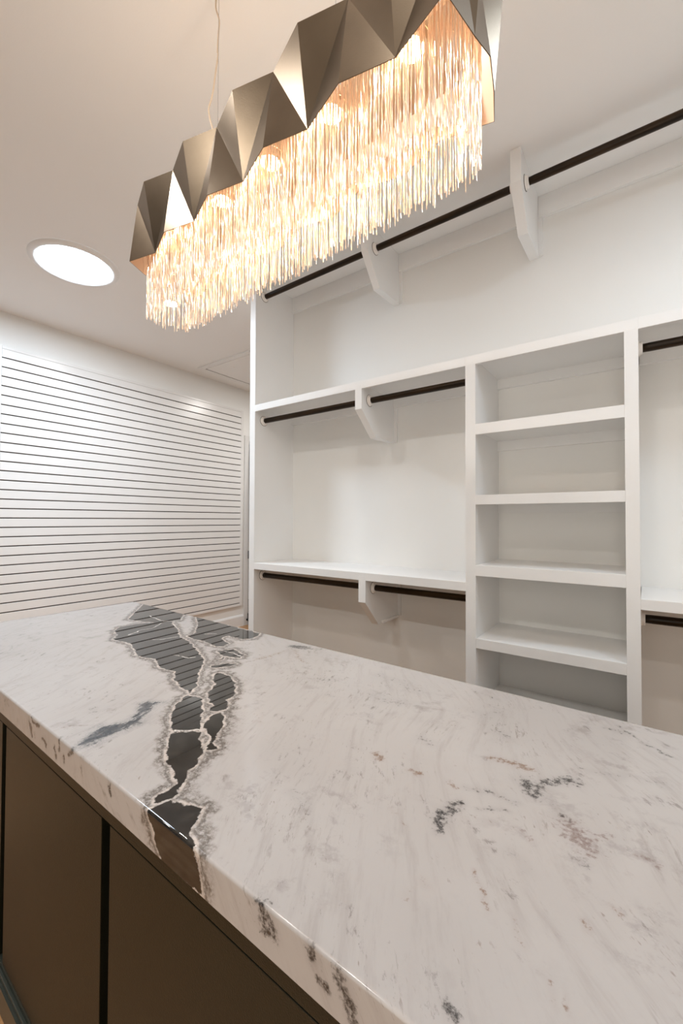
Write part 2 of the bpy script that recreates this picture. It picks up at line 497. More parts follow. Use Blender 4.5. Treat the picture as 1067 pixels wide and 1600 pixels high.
    # the long cleat is broken at each bracket
c_segs = [(PXR, -1.185), (-1.146, -0.444), (-0.402, 0.42), (0.46, X_R)]
cl_labels = ['white wall cleat in the top left corner of the closet', 'white wall cleat under the ceiling between the two brackets', 'white wall cleat under the ceiling right of the second bracket', 'white wall cleat under the ceiling outside the right edge']
for (a, b), l in zip(c_segs, cl_labels):
    tag(build('wall_cleat', gb(a+0.0005, b-0.0005, YB-0.018, YB-0.0005, 1.435, CEIL_Z-0.0005), M_PAINT), l, 'cleat', 'cleats along the top of the closet wall')

# hanging rods
RR = 0.0158*K
def rod(x0, x1, y, z, label, left_flange=True, right_flange=True, grp='dark wooden closet rods'):
    t = thing('closet_rod', label, 'rod', P((x0+x1)/2, y, z), grp)
    bm = NB()
    a, b = P(x0+0.004, y, z), P(x1-0.004, y, z)
    rings = []
    n = 24
    for i in range(n+1):
        c = a.lerp(b, i/n)
        rings.append(circ(c, RR*(0.92 if i in (0, n) else 1.0), 20, 'x'))
    ringset(bm, rings)
    o = build('pole', bm, M_WOODROD, t)
    for p in o.data.polygons:
        p.use_smooth = len(p.vertices) == 4
    for fx, s in ((x0, 1), (x1, -1)):
        if (s == 1 and not left_flange) or (s == -1 and not right_flange):
            continue
        bm = NB()
        v = Vector((s, 0, 0))
        c = P(fx, y, z)+v*0.0007
        prof = [(0.0325, 0.0), (0.0325, 0.003), (0.0310, 0.005), (0.0255, 0.006), (0.0250, 0.015), (0.0235, 0.017), (RR+0.0010, 0.017), (RR+0.0010, 0.006)]
        rings = [circ(c+v*h, r, 28, 'x') for r, h in prof]
        ringset(bm, rings, cap=False)
        so = build('rod_socket', bm, M_FLANGE, t, smooth=False)
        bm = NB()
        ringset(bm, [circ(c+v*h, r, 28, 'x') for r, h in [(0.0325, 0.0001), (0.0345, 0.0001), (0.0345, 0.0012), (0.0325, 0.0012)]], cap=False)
        subpart('socket_shade_ring', bm, M_GROOVE, t, so)  # thin dark ring painting in the shaded outline of the socket
RY, TZ, MZ, LZ = 1.875, 1.431, 0.630, -0.353
rod(PXR, -1.185, RY, TZ, 'dark top rod starting at the left end panel, partly behind the fringe')
rod(-1.146, -0.444, RY, TZ, 'dark top rod between the two ceiling brackets')
rod(-0.402, 0.42, RY, TZ, 'dark top rod running off the right edge under the ceiling')
rod(0.46, X_R, RY, TZ, 'dark top rod outside the right edge of the view')
rod(PXR, -1.219, RY, MZ, 'dark rod under the middle shelf, left of its bracket')
rod(-1.1787, SX[0]+0.004, RY, MZ, 'dark rod under the middle shelf between bracket and shelf tower')
rod(PXR, -1.195, RY, LZ, 'dark rod under the lower shelf, left of its bracket')
rod(-1.1525, SX[0]+0.004, RY, LZ, 'dark rod under the lower shelf between bracket and shelf tower')
rod(SX[3]-0.004, 0.75, RY, MZ, 'dark rod under the middle shelf right of the shelf tower')
rod(SX[3]-0.004, 0.75, RY, LZ, 'dark rod under the lower shelf right of the shelf tower')

# ------------------------------------------------------------------ island
ISL_A = math.radians(-1.25)
CLX, CLY, ZC = -2.163*K, 1.142*K, -0.43*K + CZ
L_T, W_T, TH = 3.10, 0.828, 0.057
dX = Vector((math.cos(ISL_A), math.sin(ISL_A), 0))
dT = Vector((math.sin(ISL_A), -math.cos(ISL_A), 0))       # from the far edge towards the camera

DARK = [
    [(0.098, -0.013), (0.126, -0.008), (0.496, -0.001), (0.603, 0.09), (0.599, 0.126), (0.748, 0.189), (0.846, 0.241), (0.934, 0.255), (1.05, 0.299), (1.157, 0.345), (1.201, 0.38), (1.236, 0.417), (1.286, 0.457), (1.333, 0.491), (1.355, 0.524), (1.301, 0.516), (1.243, 0.499), (1.181, 0.46), (1.109, 0.469), (1.025, 0.435), (0.948, 0.457), (0.878, 0.432), (0.787, 0.401), (0.685, 0.417), (0.628, 0.376), (0.559, 0.356), (0.511, 0.314), (0.514, 0.249), (0.547, 0.179), (0.503, 0.2), (0.402, 0.224), (0.287, 0.136)],
    [(0.605, 0.002), (1.062, 0.013), (1.093, 0.076), (1.069, 0.109), (1.013, 0.111), (0.98, 0.113), (0.997, 0.158), (1.072, 0.179), (1.087, 0.213), (1.065, 0.23), (0.986, 0.215), (0.922, 0.223), (0.858, 0.214), (0.857, 0.179), (0.748, 0.088)],
    [(1.118, 0.26), (1.143, 0.213), (1.223, 0.232), (1.236, 0.259), (1.2, 0.275), (1.163, 0.278)],
    [(1.226, 0.361), (1.242, 0.326), (1.271, 0.303), (1.276, 0.333), (1.266, 0.348), (1.24, 0.372)],
    [(1.197, 0.326), (1.188, 0.285), (1.201, 0.299), (1.204, 0.328)],
    [(1.291, 0.395), (1.309, 0.381), (1.359, 0.391), (1.402, 0.412), (1.466, 0.469), (1.471, 0.494), (1.507, 0.516), (1.51, 0.535), (1.489, 0.556), (1.473, 0.542), (1.473, 0.528), (1.446, 0.528), (1.418, 0.505), (1.399, 0.497), (1.365, 0.449), (1.323, 0.428)],
    [(1.513, 0.557), (1.519, 0.545), (1.551, 0.564), (1.579, 0.587), (1.601, 0.623), (1.618, 0.639), (1.642, 0.653), (1.631, 0.664), (1.619, 0.657), (1.614, 0.642), (1.586, 0.625), (1.552, 0.614), (1.527, 0.594)],
    [(1.367, 0.537), (1.405, 0.531), (1.423, 0.531), (1.478, 0.571), (1.524, 0.608), (1.552, 0.625), (1.512, 0.666), (1.502, 0.663), (1.44, 0.625), (1.407, 0.6), (1.386, 0.574)],
    [(1.513, 0.671), (1.559, 0.63), (1.597, 0.656), (1.637, 0.679), (1.652, 0.698), (1.667, 0.73), (1.69, 0.757), (1.707, 0.777), (1.706, 0.798), (1.697, 0.811), (1.69, 0.804), (1.692, 0.782), (1.682, 0.764), (1.659, 0.748), (1.605, 0.734), (1.567, 0.71)],
    [(1.709, 0.828), (1.71, 0.811), (1.712, 0.797), (1.728, 0.789), (1.774, 0.775), (1.788, 0.793), (1.808, 0.819), (1.83, 0.822), (1.846, 0.853), (1.855, 0.882), (1.815, 0.887), (1.75, 0.886), (1.727, 0.858)],
]
GREY = [[(1.408, 0.815), (1.385, 0.789), (1.367, 0.75), (1.383, 0.716), (1.386, 0.691), (1.358, 0.663), (1.318, 0.64), (1.321, 0.625), (1.355, 0.598), (1.352, 0.621), (1.372, 0.652), (1.39, 0.675), (1.414, 0.692), (1.415, 0.714), (1.416, 0.755), (1.421, 0.781), (1.426, 0.805)]]
VEINS = [
    [(0.4, 0.127), (0.484, 0.136), (0.565, 0.143), (0.603, 0.09)],
    [(0.664, 0.348), (0.629, 0.283), (0.637, 0.237), (0.591, 0.168)],
    [(0.801, 0.327), (0.829, 0.295), (0.84, 0.245)],
    [(1.508, 0.663), (1.53, 0.644), (1.552, 0.625)],
    [(0.624, 0.141), (0.741, 0.176), (0.738, 0.138)],
    [(1.039, 0.374), (1.097, 0.367), (1.113, 0.342)],
    [(0.888, 0.156), (0.924, 0.127)],
    [(1.139, 0.244), (1.178, 0.241), (1.223, 0.244)],
    [(1.839, 0.826), (1.855, 0.849), (1.864, 0.879)],
]
SMUDGES = [
  ([(2.165, 0.379), (2.188, 0.413), (2.195, 0.366), (2.228, 0.33), (2.242, 0.33)], 0.0079, 'g', 0.8),
  ([(2.095, 0.508), (2.091, 0.535), (2.084, 0.561), (2.095, 0.585)], 0.0069, 'g', 0.8),
  ([(2.098, 0.343), (2.13, 0.335), (2.164, 0.339)], 0.0073, 'b', 0.8),
  ([(2.091, 0.462), (2.126, 0.451), (2.171, 0.451)], 0.0055, 'g', 0.45),
  ([(2.129, 0.505), (2.143, 0.486), (2.169, 0.479)], 0.0041, 'g', 0.5),
  ([(2.247, 0.457), (2.261, 0.469), (2.275, 0.488)], 0.0152, 'p', 0.8),
  ([(2.276, 0.458), (2.301, 0.446)], 0.0094, 'p', 0.5),
  ([(2.275, 0.515), (2.281, 0.523)], 0.0044, 'g', 0.5),
  ([(2.21, 0.416), (2.241, 0.445)], 0.005, 'g', 0.45),
  ([(2.181, 0.507), (2.215, 0.523)], 0.0046, 'p', 0.5),
  ([(2.336, 0.458), (2.358, 0.467)], 0.0052, 'p', 0.6),
  ([(2.266, 0.067), (2.294, 0.07)], 0.0056, 'g', 0.5),
  ([(2.287, 0.042), (2.333, 0.096), (2.382, 0.128)], 0.0034, 'g', 0.6),
  ([(2.24, 0.275), (2.288, 0.273), (2.318, 0.244), (2.362, 0.244)], 0.0058, 'g', 0.3),
  ([(2.164, 0.625), (2.174, 0.641), (2.198, 0.674)], 0.0024, 'b', 0.7),
  ([(2.218, 0.659), (2.24, 0.691)], 0.0029, 'b', 0.4),
  ([(2.311, 0.575), (2.32, 0.581)], 0.0023, 'b', 0.7),
  ([(2.289, 0.616), (2.292, 0.623)], 0.0029, 'b', 0.7),
  ([(2.114, 0.678), (2.119, 0.685)], 0.0041, 'b', 0.5),
  ([(2.11, 0.712), (2.125, 0.718)], 0.0054, 'b', 0.3),
  ([(2.198, 0.79), (2.205, 0.799)], 0.0052, 'g', 0.8),
  ([(2.185, 0.768), (2.193, 0.772)], 0.003, 'g', 0.3),
  ([(2.261, 0.706), (2.28, 0.732)], 0.0023, 'b', 0.4),
  ([(2.285, 0.718), (2.295, 0.733)], 0.0023, 'b', 0.5),
  ([(2.196, 0.562), (2.22, 0.582)], 0.006, 'g', 0.3),
  ([(1.911, 0.469), (1.925, 0.479)], 0.0062, 'b', 0.8),
  ([(1.993, 0.478), (2.008, 0.477)], 0.0048, 'b', 0.8),
  ([(1.952, 0.365), (1.973, 0.372)], 0.0066, 'g', 0.3),
  ([(2.061, 0.464), (2.076, 0.474)], 0.0034, 'b', 0.6),
  ([(2.01, 0.588), (2.053, 0.606)], 0.003, 'b', 0.35),
  ([(2.328, 0.383), (2.347, 0.38)], 0.0039, 'g', 0.35),
  ([(2.362, 0.353), (2.384, 0.352)], 0.0039, 'g', 0.4),
  ([(2.07, 0.234), (2.106, 0.247)], 0.0082, 'g', 0.4),
  ([(2.337, 0.548), (2.344, 0.563)], 0.0038, 'g', 0.3),
  ([(2.363, 0.646), (2.375, 0.647)], 0.0026, 'b', 0.4),
  ([(1.289, 0.056), (1.333, 0.04)], 0.0139, 'g', 0.9),
  ([(1.325, 0.082), (1.394, 0.143), (1.451, 0.159)], 0.0043, 'b', 0.5),
  ([(1.292, 0.237), (1.303, 0.182), (1.302, 0.1)], 0.0055, 'b', 0.5),
  ([(1.363, 0.035), (1.387, 0.023)], 0.0092, 'g', 0.5),
  ([(1.691, 0.105), (1.731, 0.11), (1.797, 0.116), (1.846, 0.14)], 0.0145, 'g', 0.3),
  ([(1.76, 0.245), (1.81, 0.244), (1.855, 0.226)], 0.0148, 'g', 0.35),
  ([(1.542, 0.256), (1.589, 0.236), (1.615, 0.212)], 0.0093, 'g', 0.35),
  ([(1.86, 0.657), (1.89, 0.665), (1.917, 0.686)], 0.0073, 'g', 0.35),
  ([(1.656, 0.307), (1.675, 0.311)], 0.005, 'g', 0.4),
  ([(1.953, 0.357), (1.976, 0.37)], 0.0081, 'g', 0.4),
  ([(1.981, 0.164), (2.031, 0.173), (2.041, 0.134)], 0.0107, 'g', 0.3),
  ([(1.964, 0.049), (2.02, 0.064)], 0.0067, 'g', 0.3),
  ([(1.852, 0.471), (1.875, 0.477)], 0.0065, 'g', 0.3),
  ([(1.895, 0.672), (1.941, 0.708), (1.972, 0.729)], 0.0048, 'g', 0.2),
  ([(1.3, 0.802), (1.315, 0.785), (1.333, 0.766)], 0.0029, 'r', 0.7),
  ([(1.345, 0.789), (1.37, 0.82)], 0.0081, 'g', 0.3),
  ([(1.254, 0.724), (1.272, 0.729)], 0.0076, 'g', 0.4),
  ([(1.274, 0.301), (1.291, 0.253), (1.295, 0.189)], 0.0041, 'r', 0.5),
  ([(1.216, 0.529), (1.283, 0.61), (1.279, 0.628)], 0.005, 'g', 0.3),
  ([(1.618, 0.524), (1.632, 0.524)], 0.0058, 'b', 0.4),
  ([(1.03, 0.708), (1.062, 0.7)], 0.0142, 'g', 0.15),
  ([(0.881, 0.628), (0.92, 0.529), (0.926, 0.422)], 0.0042, 'r', 0.2),
  ([(1.544, 0.519), (1.628, 0.592), (1.681, 0.662)], 0.0041, 'r', 0.35),
  ([(1.559, 0.508), (1.657, 0.61)], 0.004, 'r', 0.2),
]
SIDE_SPECKS = [([(1.346, 0.826), (1.347, 0.85)], 0.0036), ([(1.413, 0.831), (1.4, 0.845)], 0.0048), ([(1.368, 0.86), (1.372, 0.868)], 0.0036), ([(1.326, 0.857), (1.331, 0.875)], 0.0036), ([(1.575, 0.84), (1.585, 0.853)], 0.0036), ([(1.976, 0.834), (1.986, 0.851)], 0.0096), ([(1.251, 0.86), (1.275, 0.866)], 0.0036), ([(2.053, 0.833), (2.056, 0.844)], 0.006), ([(2.093, 0.841), (2.106, 0.858)], 0.0072), ([(2.106, 0.865), (2.11, 0.872)], 0.0048), ([(2.072, 0.858), (2.073, 0.861)], 0.0048), ([(1.163, 0.842), (1.186, 0.873)], 0.0036), ([(1.185, 0.836), (1.226, 0.839)], 0.0036)]

def seg_dist(PX, PY, a, b):
    ax, ay = a
    bx, by = b
    dx, dy = bx-ax, by-ay
    L2 = dx*dx+dy*dy+1e-12
    t = np.clip(((PX-ax)*dx+(PY-ay)*dy)/L2, 0, 1)
    return np.hypot(PX-(ax+t*dx), PY-(ay+t*dy))

def poly_sd(PX, PY, poly):
    """signed distance, positive inside"""
    d = np.full(PX.shape, 9.0)
    ins = np.zeros(PX.shape, bool)
    n = len(poly)
    for i in range(n):
        a, b = poly[i], poly[(i+1) % n]
        d = np.minimum(d, seg_dist(PX, PY, a, b))
        if a[1] != b[1]:
            c = ((a[1] > PY) != (b[1] > PY)) & (PX < (b[0]-a[0])*(PY-a[1])/(b[1]-a[1])+a[0])
            ins ^= c
    return np.where(ins, d, -d)

def make_countertop():
    s = np.concatenate([np.arange(0.0, 2.5, 0.0032), np.arange(2.5, L_T, 0.02), [L_T]])
    # cross-section, unwrapped: u is the distance across top then down the front; geometric (t, z)
    rb_ = 0.004
    sec = []           # (u, t, dz)
    sec.append((-TH, 0.0, -TH))
    sec.append((-0.004, 0.0, -rb_))
    sec.append((-0.001, 0.0012, -0.0012))
    for t in np.arange(rb_, W_T-rb_, 0.0034):
        sec.append((t, t, 0.0))
    for k in range(7):
        a = k/6*math.pi/2
        sec.append((W_T-rb_+rb_*2*k/6, W_T-rb_+rb_*math.sin(a), -rb_+rb_*math.cos(a)))
    for k in range(1, 18):
        h = rb_+(TH-rb_)*k/17
        sec.append((W_T+h, W_T, -h))
    sec = np.array(sec)
    ns, nt = len(s), len(sec)
    S, U = np.meshgrid(s, sec[:, 0], indexing='ij')
    T_ = np.broadcast_to(sec[:, 1], (ns, nt))
    Z_ = np.broadcast_to(sec[:, 2], (ns, nt))
    # soften the short ends
    X = CLX + S*dX.x + T_*dT.x
    Y = CLY + S*dX.y + T_*dT.y
    Z = ZC + Z_
    co = np.stack([X, Y, Z], -1).reshape(-1, 3)
    idx = np.arange(ns*nt).reshape(ns, nt)
    q = np.stack([idx[:-1, :-1], idx[1:, :-1], idx[1:, 1:], idx[:-1, 1:]], -1).reshape(-1, 4)
    # wound so normals face out
    q = q[:, ::-1]
    faces = q.tolist()
    faces.append(idx[0, :].tolist()[::-1])
    faces.append(idx[-1, :].tolist())
    faces.append([int(idx[0, 0]), int(idx[-1, 0]), int(idx[-1, -1]), int(idx[0, -1])][::-1])
    org = np.array([CLX, CLY, ZC-TH])
    me = bpy.data.meshes.new('countertop')
    me.from_pydata((co-org).tolist(), [], faces)
    PXs, PYs = S.reshape(-1), U.reshape(-1)
    # waver the traced outlines a little so the stone edges are ragged
    rng = np.random.default_rng(3)
    def waver(a, b, f):
        ph = rng.uniform(0, 6.28, 4)
        return 0.0024*(np.sin(a*f+ph[0])*np.sin(b*f*1.31+ph[1])+0.7*np.sin(a*f*2.3+ph[2]+b*f*0.7)+0.5*np.sin(b*f*3.1+ph[3]-a*f))
    QX, QY = PXs+waver(PXs, PYs, 70), PYs+waver(PYs, PXs, 85)
    dark = np.full(PXs.shape, -9.0)
    near = (PXs < 2.0)
    for p in DARK:
        dark[near] = np.maximum(dark[near], poly_sd(QX[near], QY[near], p))
    grey = np.full(PXs.shape, -9.0)
    for p in GREY:
        grey[near] = np.maximum(grey[near], poly_sd(QX[near], QY[near], p))
    vein = np.full(PXs.shape, 9.0)
    for v in VEINS:
        for a, b in zip(v, v[1:]):
            vein[near] = np.minimum(vein[near], seg_dist(QX[near], QY[near], a, b))
    smg = np.zeros(PXs.shape); smb = np.zeros(PXs.shape); smp = np.zeros(PXs.shape)
    lst = SMUDGES + [(p, w, 'g', 0.95) for p, w in SIDE_SPECKS]
    for pts, w, kd, st_ in lst:
        lo = np.array(pts).min(0)-w*5; hi = np.array(pts).max(0)+w*5
        sel = (PXs > lo[0]) & (PXs < hi[0]) & (PYs > lo[1]) & (PYs < hi[1])
        if not sel.any(): continue
        d = np.full(sel.sum(), 9.0)
        for a, b in zip(pts, pts[1:]):
            d = np.minimum(d, seg_dist(QX[sel], QY[sel], a, b))
        g = st_*np.exp(-(d/(w*1.7))**2)
        tgt = {'g': smg, 'b': smb, 'p': smp, 'r': smp}[kd]
        tgt[sel] = np.maximum(tgt[sel], g)
    for nm, arr in (('dark', dark), ('grey', grey), ('vein', vein), ('smg', smg), ('smb', smb), ('smp', smp)):
        at = me.attributes.new(nm, 'FLOAT', 'POINT')
        at.data.foreach_set('value', arr.astype(np.float32))
    uv = me.attributes.new('st', 'FLOAT_VECTOR', 'POINT')
    uv.data.foreach_set('vector', np.stack([PXs, PYs, np.zeros_like(PXs)], -1).astype(np.float32).reshape(-1))
    me.update()
    sm = np.ones(len(me.polygons), bool); sm[-3:] = False
    me.polygons.foreach_set('use_smooth', sm)
    o = bpy.data.objects.new('countertop', me)
    COL.objects.link(o)
    o.location = org
    return o

def marble():
    m = bpy.data.materials.new('white_marble_black_vein')
    m.use_nodes = True
    b = m.node_tree.nodes['Principled BSDF']
    def attr(n):
        a = nd(m, 'ShaderNodeAttribute'); a.attribute_name = n; return a
    st_ = attr('st').outputs['Vector']
    def noise(scale, detail=4, vec=st_, rough=0.55, dist=0.0):
        n = nd(m, 'ShaderNodeTexNoise')
        n.inputs['Scale'].default_value = scale; n.inputs['Detail'].default_value = detail
        n.inputs['Roughness'].default_value = rough; n.inputs['Distortion'].default_value = dist
        lk(m, vec, n.inputs['Vector']); return n.outputs['Fac']
    def math_(op, a, b_=None, c=None, clamp=False):
        n = nd(m, 'ShaderNodeMath', operation=op, use_clamp=clamp)
        for i, v in enumerate((a, b_, c)):
            if v is None: continue
            if isinstance(v, (int, float)): n.inputs[i].default_value = v
            else: lk(m, v, n.inputs[i])
        return n.outputs[0]
    def sstep(v, lo, hi, o0=0.0, o1=1.0):
        n = nd(m, 'ShaderNodeMapRange', interpolation_type='SMOOTHSTEP')
        n.inputs['From Min'].default_value = lo; n.inputs['From Max'].default_value = hi
        n.inputs['To Min'].default_value = o0; n.inputs['To Max'].default_value = o1
        lk(m, v, n.inputs['Value']); return n.outputs[0]
    def mix(f, a, b_):
        n = nd(m, 'ShaderNodeMix', data_type='RGBA')
        if isinstance(f, (int, float)): n.inputs[0].default_value = f
        else: lk(m, f, n.inputs[0])
        for i, v in ((6, a), (7, b_)):
            if isinstance(v, tuple): n.inputs[i].default_value = (*v, 1)
            else: lk(m, v, n.inputs[i])
        return n.outputs[2]
    def rotmap(deg, sc):
        # bend the flow of the stone, then stretch
        wn = nd(m, 'ShaderNodeTexNoise'); wn.inputs['Scale'].default_value = 1.6; wn.inputs['Detail'].default_value = 1
        lk(m, st_, wn.inputs['Vector'])
        sub = nd(m, 'ShaderNodeVectorMath', operation='SUBTRACT'); lk(m, wn.outputs['Color'], sub.inputs[0]); sub.inputs[1].default_value = (0.5, 0.5, 0.5)
        scl = nd(m, 'ShaderNodeVectorMath', operation='SCALE'); lk(m, sub.outputs[0], scl.inputs[0]); scl.inputs['Scale'].default_value = 0.32
        ad = nd(m, 'ShaderNodeVectorMath', operation='ADD'); lk(m, st_, ad.inputs[0]); lk(m, scl.outputs[0], ad.inputs[1])
        r = nd(m, 'ShaderNodeVectorRotate', rotation_type='Z_AXIS'); r.inputs['Angle'].default_value = math.radians(-deg); lk(m, ad.outputs[0], r.inputs['Vector'])
        mp = nd(m, 'ShaderNodeMapping'); mp.inputs['Scale'].default_value = sc; lk(m, r.outputs[0], mp.inputs['Vector'])
        return mp.outputs[0]
    big = noise(2.2, 3)
    base = mix(big, (0.345, 0.318, 0.305), (0.42, 0.40, 0.392))
    # long soft streaks
    s1 = noise(1.0, 6, rotmap(58, (6, 38, 1)), 0.66)
    base = mix(sstep(s1, 0.48, 0.74, 0, 0.34), base, (0.24, 0.21, 0.195))
    s2 = noise(1.0, 6, rotmap(60, (22, 90, 1)), 0.7)
    patch = sstep(noise(6, 4), 0.50, 0.66)
    base = mix(math_('MULTIPLY', sstep(s2, 0.54, 0.68, 0, 0.7), patch), base, (0.20, 0.175, 0.16))
    cl = noise(16, 6, rough=0.7)
    patch3 = sstep(noise(3.6, 3), 0.46, 0.60, 0.15, 1.0)
    base = mix(math_('MULTIPLY', sstep(cl, 0.52, 0.66, 0, 0.45), patch3), base, (0.22, 0.195, 0.19))
    cl2 = noise(1.0, 6, rotmap(48, (24, 46, 1)), 0.75)
    patch4 = sstep(noise(8, 3), 0.50, 0.62)
    base = mix(math_('MULTIPLY', sstep(cl2, 0.56, 0.66, 0, 0.6), patch4), base, (0.15, 0.13, 0.125))
    # tiny specks
    s3 = noise(1.0, 3, rotmap(50, (70, 190, 1)), 0.5)
    patch2 = sstep(noise(9, 2), 0.50, 0.66)
    base = mix(math_('MULTIPLY', sstep(s3, 0.62, 0.74, 0, 0.65), patch2), base, (0.20, 0.16, 0.14))
    # traced blemishes, broken up
    fine = noise(150, 5, rough=0.7)
    fine2 = noise(260, 4, rough=0.7)
    n60 = noise(90, 4, rough=0.6)
    def blem(name, col, lo=0.46, hi=0.58, k=1.0):
        nonlocal base
        a = attr(name).outputs['Fac']
        v = math_('ADD', a, math_('MULTIPLY', math_('SUBTRACT', n60, 0.5), 2.2))
        v = math_('ADD', v, math_('MULTIPLY', math_('SUBTRACT', fine, 0.5), 1.6))
        core = math_('MULTIPLY', sstep(v, 0.40, 0.95), sstep(fine2, 0.30, 0.62, 0.45, 1.0))
        gate = sstep(a, 0.02, 0.25)
        f = math_('MULTIPLY', math_('ADD', math_('MULTIPLY', core, gate), math_('MULTIPLY', a, 0.22)), k, clamp=True)
        base = mix(f, base, col)
    blem('smp', (0.17, 0.115, 0.105), k=0.7)
    blem('smb', (0.19, 0.12, 0.085), k=0.8)
    blem('smg', (0.03, 0.028, 0.028), k=0.85)
    # slate-grey vein
    ga = math_('ADD', attr('grey').outputs['Fac'], math_('MULTIPLY', math_('SUBTRACT', fine, 0.5), 0.030))
    ghalo = math_('ADD', attr('grey').outputs['Fac'], math_('MULTIPLY', math_('SUBTRACT', s1, 0.5), 0.06))
    base = mix(math_('MULTIPLY', sstep(ghalo, -0.026, 0.002, 0, 0.75), sstep(fine2, 0.35, 0.6)), base, (0.20, 0.20, 0.205))
    ga = math_('ADD', ga, math_('MULTIPLY', math_('SUBTRACT', s2, 0.5), 0.05))
    base = mix(sstep(ga, -0.004, 0.006), base, mix(sstep(cl2, 0.40, 0.66), (0.022, 0.026, 0.034), (0.11, 0.11, 0.115)))
    # black vein with speckled grey halo and a pale rim
    dk = attr('dark').outputs['Fac']
    mid = noise(38, 4)
    dn = math_('ADD', dk, math_('MULTIPLY', math_('SUBTRACT', fine, 0.5), 0.010))
    dh = math_('ADD', dk, math_('MULTIPLY', math_('SUBTRACT', mid, 0.5), 0.050))
    halo = math_('MULTIPLY', sstep(dh, -0.034, -0.012), sstep(fine, 0.38, 0.58, 0.10, 0.90))
    base = mix(halo, base, (0.13, 0.108, 0.092))
    band = math_('MULTIPLY', sstep(dh, -0.020, -0.015), sstep(dh, -0.013, -0.009, 1, 0))
    base = mix(math_('MULTIPLY', band, sstep(fine2, 0.40, 0.55, 0.2, 0.75)), base, (0.10, 0.085, 0.075))
    rim = math_('MULTIPLY', sstep(dn, -0.0075, -0.005), sstep(dn, -0.002, 0.0, 1, 0))
    base = mix(math_('MULTIPLY', rim, sstep(mid, 0.38, 0.60, 0.15, 0.85)), base, (0.50, 0.44, 0.40))
    dmask = sstep(dn, -0.0015, 0.0005)
    dcol = mix(sstep(noise(30, 5), 0.35, 0.75), (0.014, 0.013, 0.012), (0.034, 0.030, 0.026))
    base = mix(dmask, base, dcol)
    vn = math_('ADD', attr('vein').outputs['Fac'], math_('MULTIPLY', math_('SUBTRACT', fine, 0.5), 0.010))
    vmask = math_('MULTIPLY', sstep(vn, 0.0008, 0.0035, 0.85, 0), sstep(dk, -0.01, 0.0))
    base = mix(vmask, base, (0.70, 0.66, 0.62))
    lk(m, base, b.inputs['Base Color'])
    b.inputs['Roughness'].default_value = 0.07
    rmix = nd(m, 'ShaderNodeMapRange'); lk(m, dmask, rmix.inputs['Value'])
    rmix.inputs['To Min'].default_value = 0.14; rmix.inputs['To Max'].default_value = 0.012
    lk(m, rmix.outputs[0], b.inputs['Roughness'])
    b.inputs['Specular IOR Level'].default_value = 0.5
    return m

top = make_countertop()
top.data.materials.append(marble())
tag(top, 'polished white marble island top with a black vein crossing its left part', 'countertop')

# island cabinet, in its own rotated frame
isl = thing('island_cabinet', 'dark bronze-black island cabinet with flat panels under the marble top', 'cabinet', Vector((CLX, CLY, 0.0)) + dX*(L_T/2) + dT*(W_T/2))
isl.rotation_euler = (0, 0, ISL_A)
def ib(bm, s0, s1, t0, t1, z0, z1, bev=0.0015):
    """box given in metres along/across the island, relative to the island's centre frame"""
    a = Vector((s0-L_T/2, -(t1-W_T/2), z0)); c = Vector((s1-L_T/2, -(t0-W_T/2), z1))
    vs = [bm.verts.new((x, y, z)) for x in (a.x, c.x) for y in (a.y, c.y) for z in (a.z, c.z)]
    F = [(0, 1, 3, 2), (4, 6, 7, 5), (0, 4, 5, 1), (2, 3, 7, 6), (0, 2, 6, 4), (1, 5, 7, 3)]
    fs = [bm.faces.new([vs[i] for i in f]) for f in F]
    if bev:
        bmesh.ops.bevel(bm, geom=list({e for f in fs for e in f.edges}), offset=bev, segments=2, profile=0.7, affect='EDGES')
def ipart(name, bm, m_):
    bmesh.ops.recalc_face_normals(bm, faces=bm.faces[:])
    me = bpy.data.meshes.new(name); bm.to_mesh(me); bm.free(); me.materials.append(m_)
    o = bpy.data.objects.new(name, me); COL.objects.link(o); o.parent = isl
    return o
ZB = ZC-TH-0.0005
OV = 0.030                                   # overhang of the top past the door faces
bm = NB(); ib(bm, OV+0.02, L_T-OV-0.02, OV+0.02, W_T-OV-0.021, 0.004, ZB); ipart('carcass', bm, M_GAP)
bm = NB(); ib(bm, OV, L_T-OV, W_T-OV-0.021, W_T-OV, ZB-0.066, ZB); ib(bm, OV, L_T-OV, OV, OV+0.02, ZB-0.066, ZB); ipart('top_rail', bm, M_BASE)
D0, DW, DG = 1.5145, 0.598, 0.035            # right-hand edge of one gap, door width, gap
s = D0
edges = []
e = D0 - (DW+DG)*2
while e < L_T-OV-0.1:
    edges.append((max(e, OV), min(e+DW, L_T-OV)))
    e += DW+DG
for a, b_ in edges:
    bm = NB(); ib(bm, a, b_, W_T-OV-0.020, W_T-OV, 0.100, ZB-0.068); ipart('door', bm, M_BASE)
    bm = NB(); ib(bm, a, b_, OV, OV+0.020, 0.100, ZB-0.068); ipart('door', bm, M_BASE)
bm = NB(); ib(bm, OV, OV+0.02, OV+0.021, W_T-OV-0.022, 0.072, ZB); ipart('end_panel', bm, M_BASE)
bm = NB(); ib(bm, L_T-OV-0.02, L_T-OV, OV+0.021, W_T-OV-0.022, 0.072, ZB); ipart('end_panel', bm, M_BASE)
bm = NB()
for (a0, a1, b0, b1) in ((OV-0.014, L_T-OV+0.014, W_T-OV, W_T-OV+0.014), (OV-0.014, L_T-OV+0.014, OV-0.014, OV)):
    ib(bm, a0, a1, b0, b1, 0.003, 0.070, 0.0)
    bb0, bb1 = (b0, b1-0.006) if b1 > W_T/2 else (b0+0.006, b1)
    ib(bm, a0+0.004, a1-0.004, bb0, bb1, 0.070, 0.083, 0.002)
ib(bm, OV, L_T-OV, W_T-OV-0.02, W_T-OV, 0.003, 0.098, 0.0)
